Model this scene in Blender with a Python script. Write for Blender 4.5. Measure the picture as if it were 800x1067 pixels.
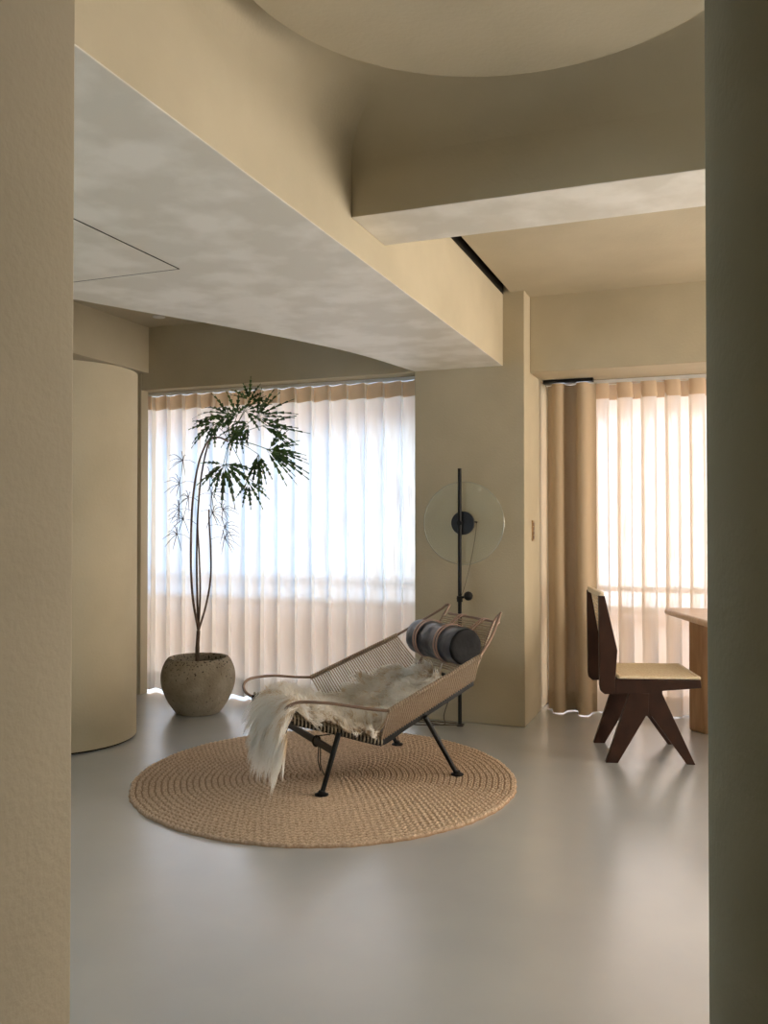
import bpy, bmesh, math, random
import numpy as np
from mathutils import Vector, Matrix
random.seed(7); rng = np.random.default_rng(11)
for o in list(bpy.data.objects): bpy.data.objects.remove(o)
SC = bpy.context.scene; COL = SC.collection
PI = math.pi

# ------------------------------------------------------------ camera, world, lights, exposure
cam = bpy.data.cameras.new('camera'); camo = bpy.data.objects.new('camera', cam); COL.objects.link(camo)
cam.sensor_fit = 'HORIZONTAL'; cam.sensor_width = 36; cam.lens = 36*898/800; cam.clip_start = .05
camo.location = (0, 0, 1.3); camo.rotation_euler = (math.radians(90.766), 0, math.radians(20.9))
SC.camera = camo
W = bpy.data.worlds.new('sky'); SC.world = W; W.use_nodes = True
nt = W.node_tree; nt.nodes.clear()
wo = nt.nodes.new('ShaderNodeOutputWorld'); bg = nt.nodes.new('ShaderNodeBackground')
tc = nt.nodes.new('ShaderNodeTexCoord'); sx = nt.nodes.new('ShaderNodeSeparateXYZ')
nt.links.new(tc.outputs['Generated'], sx.inputs[0])
cr = nt.nodes.new('ShaderNodeValToRGB')
mr = nt.nodes.new('ShaderNodeMapRange'); mr.inputs[1].default_value = -.75; mr.inputs[2].default_value = .1
nt.links.new(sx.outputs['X'], mr.inputs[0]); nt.links.new(mr.outputs[0], cr.inputs[0])
cr.color_ramp.elements[0].color = (.72, .90, 1.0, 1); cr.color_ramp.elements[1].color = (1.0, .93, .84, 1)
e = cr.color_ramp.elements.new(.45); e.color = (.30, .60, 1.0, 1)
e = cr.color_ramp.elements.new(.7); e.color = (.80, .88, 1.0, 1)
nt.links.new(cr.outputs[0], bg.inputs[0]); bg.inputs[1].default_value = 4.6
nt.links.new(bg.outputs[0], wo.inputs[0])
def area(name, loc, rot, sx_, sy_, power, col, portal=False):
    l = bpy.data.lights.new(name, 'AREA'); l.shape = 'RECTANGLE'; l.size = sx_; l.size_y = sy_
    l.energy = power; l.color = col; l.cycles.is_portal = portal
    o = bpy.data.objects.new(name, l); COL.objects.link(o); o.location = loc; o.rotation_euler = rot
    return o
area('window_portal', (-3.43, 6.29, 1.15), (math.radians(-90), 0, 0), 3.1, 2.3, 1, (1, 1, 1), True)
area('window_portal', (.55, 6.29, 1.15), (math.radians(-90), 0, 0), 3.3, 2.3, 1, (1, 1, 1), True)
# added fill lights, all out of view: right side, back right and left
area('side_fill_light', (3.93, 4.5, 1.45), (0, math.radians(90), 0), 1.7, 1.9, 88, (1.0, .81, .62))
area('back_fill_light', (3.1, 5.58, 1.3), (math.radians(-90), 0, 0), 1.3, 2.0, 96, (1.0, .965, .92))
area('left_fill_light', (-4.93, -.6, 1.35), (0, math.radians(-90), 0), 1.7, 2.2, 9, (1.0, .93, .82))
vs = SC.view_settings; vs.view_transform = 'Standard'; vs.look = 'None'; vs.gamma = 1.0; vs.exposure = 0.42
vs.use_curve_mapping = False
try:
    SC.cycles.max_bounces = 10; SC.cycles.diffuse_bounces = 6; SC.cycles.transparent_max_bounces = 16
    SC.cycles.transmission_bounces = 6; SC.cycles.sample_clamp_indirect = 6; SC.cycles.use_denoising = True
    SC.cycles.caustics_reflective = False
except Exception: pass

# ------------------------------------------------------------ helpers
class MB:
    def __init__(s): s.v = []; s.f = []
    def add(s, vs_, fs):
        n = len(s.v); s.v += [tuple(p) for p in vs_]; s.f += [tuple(i+n for i in f) for f in fs]; return s
    def box(s, x0, x1, y0, y1, z0, z1):
        return s.add([(x0,y0,z0),(x1,y0,z0),(x1,y1,z0),(x0,y1,z0),(x0,y0,z1),(x1,y0,z1),(x1,y1,z1),(x0,y1,z1)],
                     [(0,3,2,1),(4,5,6,7),(0,1,5,4),(1,2,6,5),(2,3,7,6),(3,0,4,7)])
    def prism(s, poly, h0, h1, fn):
        n = len(poly)
        return s.add([fn(p[0], p[1], h0) for p in poly]+[fn(p[0], p[1], h1) for p in poly],
                     [tuple(range(n-1,-1,-1)), tuple(range(n, 2*n))]+[(i,(i+1)%n,n+(i+1)%n,n+i) for i in range(n)])
    def tube(s, pts, r, seg=8, cap=True):
        P = [Vector(p) for p in pts]; n = len(P)
        rs = r if isinstance(r, (list, tuple)) else [r]*n
        up = Vector((0,0,1)); rings = []; prev = None
        for i in range(n):
            t = (P[min(i+1,n-1)]-P[max(i-1,0)])
            if t.length < 1e-9: t = Vector((0,0,1))
            t.normalize()
            if prev is None:
                a = t.orthogonal().normalized()
            else:
                a = prev - t*prev.dot(t)
                a = a.normalized() if a.length > 1e-6 else t.orthogonal().normalized()
            prev = a; b = t.cross(a)
            rings.append([P[i]+a*(math.cos(2*PI*k/seg)*rs[i])+b*(math.sin(2*PI*k/seg)*rs[i]) for k in range(seg)])
        vs_ = [tuple(q) for R in rings for q in R]; fs = []
        for i in range(n-1):
            for k in range(seg):
                fs.append((i*seg+k, i*seg+(k+1)%seg, (i+1)*seg+(k+1)%seg, (i+1)*seg+k))
        if cap: fs.append(tuple(range(seg-1,-1,-1))); fs.append(tuple((n-1)*seg+k for k in range(seg)))
        return s.add(vs_, fs)
    def lathe(s, prof, c, seg=64, axis=None):
        vs_ = []; n = len(prof)
        for (r, z) in prof:
            for k in range(seg):
                a = 2*PI*k/seg; vs_.append((c[0]+r*math.cos(a), c[1]+r*math.sin(a), c[2]+z))
        fs = [(i*seg+k, i*seg+(k+1)%seg, (i+1)*seg+(k+1)%seg, (i+1)*seg+k) for i in range(n-1) for k in range(seg)]
        if prof[0][0] > 1e-5: fs.append(tuple(range(seg-1,-1,-1)))
        if prof[-1][0] > 1e-5: fs.append(tuple((n-1)*seg+k for k in range(seg)))
        return s.add(vs_, fs)
    def build(s, name, mat, parent=None, smooth=False, bevel=0, xf=None, fix=True):
        me = bpy.data.meshes.new(name)
        v = s.v if xf is None else [xf(p) for p in s.v]
        me.from_pydata(v, [], s.f); me.update()
        if fix:
            bm = bmesh.new(); bm.from_mesh(me); bmesh.ops.recalc_face_normals(bm, faces=bm.faces); bm.to_mesh(me); bm.free()
        me.materials.append(mat)
        if smooth: me.shade_smooth()
        o = bpy.data.objects.new(name, me); COL.objects.link(o)
        if parent is not None:
            o.parent = parent; o.matrix_parent_inverse = Matrix.Translation(-parent.location)
        if bevel:
            b = o.modifiers.new('bevel', 'BEVEL'); b.width = bevel; b.segments = 3; b.limit_method = 'ANGLE'; b.angle_limit = math.radians(40)
        if smooth or bevel:
            for p in me.polygons: p.use_smooth = True
            try: me.set_sharp_from_angle(angle=math.radians(42))
            except Exception: pass
        return o
def spline(pts, n=8):
    P = [np.array(p, float) for p in pts]; out = []
    P = [2*P[0]-P[1]]+P+[2*P[-1]-P[-2]]
    for i in range(1, len(P)-2):
        for k in range(n):
            t = k/n; a, b, c, d = P[i-1:i+3]
            out.append(tuple(.5*((2*b)+(-a+c)*t+(2*a-5*b+4*c-d)*t*t+(-a+3*b-3*c+d)*t**3)))
    out.append(tuple(P[-2])); return out
def struct(o): o['kind'] = 'structure'; return o
def tag(o, label, cat, group=None):
    o['label'] = label; o['category'] = cat
    if group: o['group'] = group
    return o
def empty(name, loc, label, cat, group=None):
    o = bpy.data.objects.new(name, None); COL.objects.link(o); o.location = loc; o.empty_display_size = .1
    return tag(o, label, cat, group)

def mat(name, col, rough=.6, spec=.3, metal=0, col2=None, nscale=6, bump=0, bscale=80, ramp=(.35,.65), stretch=None, detail=6, coat=0):
    m = bpy.data.materials.new(name); m.use_nodes = True; n = m.node_tree; b = n.nodes['Principled BSDF']
    b.inputs['Base Color'].default_value = (*col, 1); b.inputs['Roughness'].default_value = rough
    b.inputs['Specular IOR Level'].default_value = spec; b.inputs['Metallic'].default_value = metal
    if coat: b.inputs['Coat Weight'].default_value = coat; b.inputs['Coat Roughness'].default_value = .27; b.inputs['Coat IOR'].default_value = 1.8
    t = n.nodes.new('ShaderNodeTexCoord'); mp = n.nodes.new('ShaderNodeMapping'); n.links.new(t.outputs['Object'], mp.inputs[0])
    if stretch: mp.inputs['Scale'].default_value = stretch
    if col2:
        no = n.nodes.new('ShaderNodeTexNoise'); no.inputs['Scale'].default_value = nscale; no.inputs['Detail'].default_value = detail
        n.links.new(mp.outputs[0], no.inputs['Vector'])
        r = n.nodes.new('ShaderNodeValToRGB'); r.color_ramp.elements[0].position = ramp[0]; r.color_ramp.elements[1].position = ramp[1]
        r.color_ramp.elements[0].color = (*col, 1); r.color_ramp.elements[1].color = (*col2, 1)
        n.links.new(no.outputs['Fac'], r.inputs[0]); n.links.new(r.outputs[0], b.inputs['Base Color'])
    if bump:
        nb = n.nodes.new('ShaderNodeTexNoise'); nb.inputs['Scale'].default_value = bscale; nb.inputs['Detail'].default_value = 4
        n.links.new(mp.outputs[0], nb.inputs['Vector'])
        bp = n.nodes.new('ShaderNodeBump'); bp.inputs['Strength'].default_value = bump; bp.inputs['Distance'].default_value = .01
        n.links.new(nb.outputs['Fac'], bp.inputs['Height']); n.links.new(bp.outputs[0], b.inputs['Normal'])
    return m

M = {}
M['plaster'] = mat('plaster', (.485,.433,.32), .85, .15, col2=(.55,.492,.368), nscale=2.2, bump=.12, bscale=60)
M['pillar'] = mat('pillar_plaster', (.485,.433,.32), .85, .15, col2=(.55,.492,.368), nscale=2.2, bump=.15, bscale=90)
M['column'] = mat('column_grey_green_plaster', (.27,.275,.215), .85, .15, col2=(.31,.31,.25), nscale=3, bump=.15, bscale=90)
M['jamb'] = mat('jamb_shaded_plaster', (.38,.338,.255), .85, .15, col2=(.43,.38,.29), nscale=3, bump=.15, bscale=90)  # room plaster darkened, so the jamb's shade sits in its colour
M['soffit'] = mat('soffit_microcement', (.76,.725,.64), .5, .3, col2=(.90,.87,.80), nscale=4.5, stretch=(1, 1.0, 1), ramp=(.42,.62), bump=.06, bscale=20, detail=9)
M['floor'] = mat('floor_resin', (.45,.485,.53), .27, .95, col2=(.50,.53,.565), nscale=1.6, bump=.02, bscale=5, detail=8, coat=1)
M['black'] = mat('black_steel', (.008,.009,.011), .45, .28)
M['tube'] = mat('bronze_steel_tube', (.30,.22,.18), .35, .5, metal=.6)
M['cord'] = mat('flag_cord', (.42,.33,.25), .75, .2, col2=(.52,.43,.33), nscale=120)
M['dcord'] = mat('dark_cord', (.05,.045,.04), .8, .2)
M['dark'] = mat('shadow_gap_lining', (.02,.018,.014), .9, .1)
M['white_metal'] = mat('white_window_metal', (.75,.75,.73), .4, .4)
M['chairwood'] = mat('dark_teak', (.028,.011,.007), .45, .35, col2=(.045,.017,.010), nscale=8, stretch=(1,8,1.5))
M['tablewood'] = mat('oak', (.40,.23,.12), .4, .4, col2=(.50,.31,.17), nscale=5, stretch=(6,6,.7))
M['tabletop'] = mat('pale_oak', (.60,.42,.30), .35, .4, col2=(.68,.50,.37), nscale=5, stretch=(1,9,1))
M['cane'] = mat('cane', (.78,.64,.46), .5, .4, col2=(.84,.72,.54), nscale=60)
M['leather'] = mat('black_leather', (.022,.036,.066), .30, .9, bump=.9, bscale=11, coat=.15, stretch=(1,1,1))
M['capfab'] = mat('matt_black_leather', (.008,.009,.012), .6, .2, bump=.3, bscale=30)
M['strap'] = mat('tan_leather_strap', (.42,.27,.22), .5, .4)
M['hide'] = mat('sheepskin_hide', (.90,.86,.78), .9, .1)
M['stem'] = mat('brown_stem', (.085,.055,.045), .6, .3, col2=(.14,.10,.07), nscale=30)
M['leaf'] = mat('dark_green_leaf', (.02,.055,.022), .4, .4, col2=(.08,.15,.045), nscale=14)
M['thread'] = mat('thin_reddish_leaf', (.10,.075,.06), .6, .3)
M['soil'] = mat('soil', (.05,.04,.03), .95, .1, col2=(.10,.08,.06), nscale=70, bump=.5)
M['peach'] = mat('peach_tile', (.82,.55,.34), .8, .2, col2=(.88,.62,.42), nscale=3)
M['awning'] = mat('pink_render', (.70,.42,.33), .85, .2, col2=(.75,.48,.38), nscale=3)
M['outfloor'] = mat('terrace_paving', (.72,.58,.44), .8, .2)
M['brass'] = mat('brass_plate', (.45,.30,.16), .4, .5, metal=.7)

def sheer(name, trans, diff, clear, col, thread=95):
    m = bpy.data.materials.new(name); m.use_nodes = True; n = m.node_tree; n.nodes.clear()
    out = n.nodes.new('ShaderNodeOutputMaterial')
    T = n.nodes.new('ShaderNodeBsdfTranslucent'); Dn = n.nodes.new('ShaderNodeBsdfDiffuse'); C = n.nodes.new('ShaderNodeBsdfRefraction'); C.inputs['IOR'].default_value = 1.25; C.inputs['Roughness'].default_value = .5
    tc = n.nodes.new('ShaderNodeTexCoord'); mp = n.nodes.new('ShaderNodeMapping'); mp.inputs['Scale'].default_value = (1, 1, .06)
    n.links.new(tc.outputs['Object'], mp.inputs[0])
    no = n.nodes.new('ShaderNodeTexNoise'); no.inputs['Scale'].default_value = thread; no.inputs['Detail'].default_value = 3
    n.links.new(mp.outputs[0], no.inputs['Vector'])
    r = n.nodes.new('ShaderNodeMapRange'); r.inputs[1].default_value = .3; r.inputs[2].default_value = .7
    r.inputs[3].default_value = max(0, clear-.075); r.inputs[4].default_value = clear+.075
    n.links.new(no.outputs['Fac'], r.inputs[0])
    for x in (T, Dn): x.inputs[0].default_value = (*col, 1)
    m1 = n.nodes.new('ShaderNodeMixShader'); m1.inputs[0].default_value = diff/(trans+diff)
    n.links.new(T.outputs[0], m1.inputs[1]); n.links.new(Dn.outputs[0], m1.inputs[2])
    m2 = n.nodes.new('ShaderNodeMixShader'); n.links.new(m1.outputs[0], m2.inputs[1]); n.links.new(C.outputs[0], m2.inputs[2])
    if clear > 0: n.links.new(r.outputs[0], m2.inputs[0])
    else: m2.inputs[0].default_value = 0
    n.links.new(m2.outputs[0], out.inputs[0]); return m
M['sheer'] = sheer('sheer_linen', .36, .64, .14, (.86,.83,.79))
M['sheer2'] = sheer('sheer_wool', .46, .54, .13, (.88,.80,.71))
M['tape'] = sheer('curtain_heading', .30, .70, 0, (.74,.58,.41))
M['drape'] = sheer('linen_drape', .06, .94, 0, (.50,.40,.285))
def glass(name, gl=.08, tint=(1,1,1), diff=0):
    m = bpy.data.materials.new(name); m.use_nodes = True; n = m.node_tree; n.nodes.clear()
    out = n.nodes.new('ShaderNodeOutputMaterial'); T = n.nodes.new('ShaderNodeBsdfTransparent'); G = n.nodes.new('ShaderNodeBsdfGlossy')
    T.inputs[0].default_value = (*tint, 1); G.inputs['Roughness'].default_value = .03
    m1 = n.nodes.new('ShaderNodeMixShader'); m1.inputs[0].default_value = gl
    n.links.new(T.outputs[0], m1.inputs[1]); n.links.new(G.outputs[0], m1.inputs[2]); last = m1
    if diff:
        D = n.nodes.new('ShaderNodeBsdfDiffuse'); D.inputs[0].default_value = (.85,.85,.80,1)
        m2 = n.nodes.new('ShaderNodeMixShader'); m2.inputs[0].default_value = diff
        n.links.new(m1.outputs[0], m2.inputs[1]); n.links.new(D.outputs[0], m2.inputs[2]); last = m2
    n.links.new(last.outputs[0], out.inputs[0]); return m
M['pane'] = glass('window_glass', .06)
M['disc'] = glass('lamp_glass', .05, (.97,.98,.96), .065)

# ------------------------------------------------------------ room shell
ZS, ZC, ZX, ZL = 2.32, 2.83, 2.795, 2.79      # soffit, near ceiling, far ceiling, left ceiling
XB = -1.265
struct(MB().box(-5.2, 4.1, -2.6, 6.45, -.12, 0).build('floor', M['floor']))
struct(MB().box(-5.2, -5.0, -2.6, -1.7, 0, 3.0).box(-5.2, -5.0, .5, 6.45, 0, 3.0).box(-5.2, -5.0, -1.7, .5, 0, .5).box(-5.2, -5.0, -1.7, .5, 2.2, 3.0).build('wall_left', M['plaster']))
wr = MB().box(4.0, 4.1, -2.6, 3.5, 0, 3.0).box(4.0, 4.1, 5.5, 6.45, 0, 3.0).box(4.0, 4.1, 3.5, 5.5, 0, .55).box(4.0, 4.1, 3.5, 5.5, 2.35, 3.0)
struct(wr.build('wall_right', M['plaster']))
wr = MB().box(-5.2, 4.1, -2.6, -2.5, 0, 3.0)
struct(wr.build('wall_rear', M['plaster']))
# back wall: solid left of the curtain niche, lintels over the niches
bw = MB().box(-5.2, -4.07, 5.47, 5.56, 0, 3.0).box(2.25, 2.4, 5.65, 6.4, 0, 3.0).box(3.8, 4.1, 5.65, 6.4, 0, 3.0).box(2.4, 3.8, 5.65, 6.4, 2.35, 3.0).box(2.4, 3.8, 5.65, 6.4, 0, .3)
bw.box(-4.07, -1.868, 5.47, 5.56, 2.315, 3.0).box(-5.0, -1.868, 5.56, 6.4, 2.315, 3.0)
bw.box(-1.126, 2.25, 5.65, 6.4, 2.295, 3.0)
struct(bw.build('wall_back', M['plaster'], bevel=.006))
struct(MB().box(-1.868, -1.126, 5.47, 6.4, 0, 3.0).build('wall_back_pillar', M['pillar'], bevel=.006))
# ceilings
cv = spline([(-3.6,1.0),(-3.1,2.2),(-2.713,3.149),(-2.419,3.742),(-2.188,4.244),(-1.998,4.778),(-1.868,5.47)], 8)
poly = [(XB,-2.5),(XB,5.47)]+list(reversed(cv))+[(-4.5,-.6),(-5.0,-1.4),(-5.0,-2.5)]
sf = MB().prism(poly, ZS, 2.98, lambda x, y, h: (x, y, h))
so = sf.build('ceiling_beam', M['plaster'], bevel=.004)
so.data.materials.append(M['soffit'])
for p in so.data.polygons:
    if abs(p.normal.z) > .9 and p.center.z < 2.4: p.material_index = 1
struct(so)
struct(MB().box(XB, 4.0, -2.5, 3.0, ZC, 3.0).build('ceiling', M['plaster']))
struct(MB().box(XB+.045, 4.0, 3.3, 5.65, ZX, ZX+.02).build('ceiling_far', M['plaster'], bevel=.003))
struct(MB().box(XB, 4.0, 3.3, 5.65, 2.97, 3.0).build('ceiling_void', M['dark']))
struct(MB().box(XB+.001, XB+.004, 3.32, 5.47, ZX-.012, 2.97).build('trim_shadow_gap', M['dark']))
struct(MB().box(-5.0, -1.9, -2.5, 5.47, ZL, 3.0).build('ceiling_left', M['plaster']))
struct(MB().box(XB, 4.0, 2.97, 3.32, 2.45, 3.0).build('ceiling_cross_beam', M['plaster'], bevel=.004))
cbm = bpy.data.objects['ceiling_cross_beam']; cbm.data.materials.append(M['soffit'])
for p in cbm.data.polygons:
    if p.normal.z < -.9: p.material_index = 1
# coves where ceiling meets the two beams
def cove(R, n=8): return [(R*(1-math.cos(a)), R*(1-math.sin(a))) for a in [i*PI/2/n for i in range(n+1)]]
R = .17
pf = [(0,0)]+[(q[0], q[1]) for q in cove(R)]
c1 = MB(); ring = [(R-R*math.cos(a), -R+R*math.sin(a)) for a in [i*PI/2/10 for i in range(11)]]
c1.prism([(0.0,0.0)]+ring, -2.5, 2.97, lambda a, b, h: (XB+a, h, ZC+b))
c1.prism([(0.0,0.0)]+ring, XB, 4.0, lambda a, b, h: (h, 2.97-a, ZC+b))
struct(c1.build('trim_ceiling_cove', M['plaster'], smooth=True))
struct(MB().lathe([(.70,0),(.70,.20)], (-.46,1.98,2.715), 128).build('ceiling_disc', M['plaster'], bevel=.004))
# left bulkhead box over the round wall
struct(MB().box(-5.0, -4.0, -1.5, 5.47, 2.442, ZL+.02).build('wall_left_bulkhead', M['plaster'], bevel=.005))
# round wall with recessed plinth
rw = MB().lathe([(.44,.012),(.44,2.224),(.40,2.224)], (-3.70,4.20,0), 160)
o = struct(rw.build('wall_round', M['plaster'], smooth=True))
struct(MB().lathe([(.425,0),(.425,.02)], (-3.70,4.20,0), 96).build('baseboard_round', M['dark']))
# the opening the photograph is taken through
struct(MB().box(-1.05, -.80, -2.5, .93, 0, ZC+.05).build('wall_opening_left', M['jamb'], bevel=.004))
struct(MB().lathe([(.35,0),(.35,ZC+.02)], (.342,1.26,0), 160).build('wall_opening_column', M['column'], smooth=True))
# access hatch lines in the soffit
hp = MB().box(-2.95, -1.994, 1.95, 2.915, ZS-.0015, ZS+.01)
h = struct(hp.build('trim_access_panel', M['soffit']))
g = MB()
for b in [(-2.95,-1.99,2.915,2.919),(-2.95,-1.99,1.946,1.95),(-1.994,-1.990,1.946,2.919),(-2.954,-2.95,1.946,2.919)]:
    g.box(*b, ZS-.002, ZS+.01)
struct(g.build('trim_access_panel_gap', M['dark']))
# windows
def window(name, x0, x1, z0, z1, y, mull, trans):
    f = MB()
    f.box(x0, x1, y, y+.08, z0, z0+.06).box(x0, x1, y, y+.08, z1-.06, z1).box(x0, x0+.06, y, y+.08, z0, z1).box(x1-.06, x1, y, y+.08, z0, z1)
    for m_ in mull: f.box(m_-.035, m_+.035, y, y+.08, z0, z1)
    for t in trans: f.box(x0, x1, y+.01, y+.07, t-.02, t+.02)
    w = struct(f.build(name, M['white_metal'], bevel=.004))
    p = MB().box(x0+.03, x1-.03, y+.035, y+.045, z0+.03, z1-.03).build('pane', M['pane'], w)
    return w
window('window_1', -5.0, -1.868, 0.0, 2.315, 6.28, [], [.70, .84])
window('window_2', -1.126, 2.25, 0.0, 2.295, 6.28, [1.2], [.70, .84])
window('window_added_3', 2.4, 3.8, .3, 2.35, 5.68, [], [])  # added around the back fill light, unseen behind the column
w3 = MB().box(4.0, 4.08, 3.5, 5.5, .55, .61).box(4.0, 4.08, 3.5, 5.5, 2.29, 2.35).box(4.0, 4.08, 3.5, 3.56, .55, 2.35).box(4.0, 4.08, 5.44, 5.5, .55, 2.35)
w3 = struct(w3.build('window_added_4', M['white_metal']))  # added around the side fill light, out of view
MB().box(4.035, 4.045, 3.52, 5.48, .58, 2.32).build('pane', M['pane'], w3)  # pane of the added side window, out of view
w5 = MB().box(-5.08, -5.0, -1.7, .5, .5, .56).box(-5.08, -5.0, -1.7, .5, 2.14, 2.2).box(-5.08, -5.0, -1.7, -1.64, .5, 2.2).box(-5.08, -5.0, .44, .5, .5, 2.2)
w5 = struct(w5.build('window_added_5', M['white_metal']))  # added around the left fill light, out of view
MB().box(-5.045, -5.035, -1.68, .48, .53, 2.17).build('pane', M['pane'], w5)  # pane of the added left window, out of view
# outside: terrace, parapet, upper slab
struct(MB().box(-9, 7, 6.45, 8.3, -.12, -.02).build('terrace_floor', M['outfloor']))
tag(MB().box(-9, 7, 7.7, 7.85, -.02, .60).build('terrace_parapet', M['peach']), 'peach terrace parapet seen faintly through the sheer curtains, outside the windows', 'parapet')
struct(MB().box(-9, 7, 6.5, 8.2, 2.62, 2.8).box(-9, 7, 8.1, 8.2, 2.22, 2.62).build('trim_terrace_slab', M['awning']))

# ------------------------------------------------------------ small fittings
t = empty('light_switch', (-1.124, 5.72, 1.25), 'small brass light switch plate on the side of the pillar, beside the dark drape', 'light switch')
MB().box(-1.126, -1.119, 5.695, 5.745, 1.185, 1.32).build('plate', M['brass'], t, bevel=.002)
for k in range(4):
    MB().box(-1.119, -1.114, 5.703, 5.737, 1.197+k*.029, 1.219+k*.029).build('button', M['tube'], t, bevel=.001)
d = empty('ceiling_downlight', (-3.72, 5.2, ZL), 'small round recessed downlight in the raised ceiling near the plant window', 'downlight')
MB().lathe([(.045,-.006),(.045,0)], (-3.72,5.2,ZL), 32).build('trim_ring', M['white_metal'], d)
MB().lathe([(.030,-.008),(.030,-.002)], (-3.72,5.2,ZL), 32).build('lens', M['white_metal'], d)

# ------------------------------------------------------------ curtains
def curtain(x0, x1, yc, A, P, z0, z1, back=.35, jitter=.0, seg=20, rows=14, phase=0):
    b = MB(); n = int((x1-x0)/P*seg)+1; js = []
    offs = [random.uniform(-1, 1)*jitter for _ in range(int((x1-x0)/P)+4)]
    for j in range(rows+1):
        fz = j/rows; z = z0+(z1-z0)*fz
        for i in range(n):
            s = (x1-x0)*i/(n-1); ph = 2*PI*s/P+phase; k = int(s/P)
            o = (offs[k]*(1-(s/P-k))+offs[k+1]*(s/P-k))*P
            amp = A*(1+.25*(1-fz)*math.sin(k*1.7))
            if back > .9:
                g = s/P-k
                if g < .8: g /= .8; xx = k*P+g*P*1.10; y = yc+amp*math.cos(PI*g)
                else: h = (g-.8)/.2; xx = k*P+P*1.10-h*P*.10; y = yc-amp*math.cos(PI*h)
                x = x0+xx+o*(1-fz*.6)
            else:
                x = x0+s+back*P*math.sin(2*ph)/4+o*(1-fz*.6)+.004*math.sin(6*fz+k)*(1-fz)
                y = yc+amp*math.cos(ph)
            js.append((min(max(x, x0-.005), x1+.005), y, z))
    fs = [(j*n+i, j*n+i+1, (j+1)*n+i+1, (j+1)*n+i) for j in range(rows) for i in range(n-1)]
    return b.add(js, fs)
def make_curtain(name, label, x0, x1, yc, A, P, z0, z1, m, tape, **kw):
    random.seed(hash(name+label) % 1000 if False else len(label))
    c = empty(name, ((x0+x1)/2, yc, z0), label, 'curtain')
    random.seed(5); curtain(x0, x1, yc, A, P, z0, z1, **kw).build('fabric', m, c, smooth=True, fix=False)
    if tape:
        random.seed(5); curtain(x0, x1, yc-.011, A, P, z1-.105, z1+.002, rows=3, **{k: v for k, v in kw.items() if k != 'rows'}).build('heading_tape', M['tape'], c, smooth=True, fix=False)
    random.seed(5); curtain(x0, x1, yc-.006, A, P, z0, z0+.13, rows=2, **{k: v for k, v in kw.items() if k != 'rows'}).build('hem', m, c, smooth=True, fix=False)
    return c
make_curtain('sheer_curtain', 'pale translucent sheer curtain across the window behind the potted plant', -4.35, -1.88, 5.63, .035, .137, .02, 2.285, M['sheer'], True, back=.95)
make_curtain('sheer_curtain', 'cream sheer curtain across the window behind the cane seat chair', -.80, 2.2, 6.13, .045, .155, .008, 2.265, M['sheer2'], True, back=.75, jitter=.12)
make_curtain('linen_drape', 'beige opaque linen drape gathered at the pillar, left of the cream sheer', -1.085, -.755, 6.0, .06, .165, .008, 2.262, M['drape'], False, back=.3, jitter=.12)
tag(MB().box(-4.35, -1.88, 5.60, 5.66, 2.29, 2.313).build('curtain_track', M['white_metal']), 'white ceiling curtain track over the plant window', 'curtain track')
tag(MB().box(-1.10, 2.22, 6.09, 6.16, 2.27, 2.293).build('curtain_track', M['white_metal']), 'white ceiling curtain track over the dining window', 'curtain track')
tag(MB().box(-1.10, -.76, 5.97, 6.03, 2.27, 2.293).build('curtain_track', M['black']), 'black curtain track carrying the gathered linen drape', 'curtain track')

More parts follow.
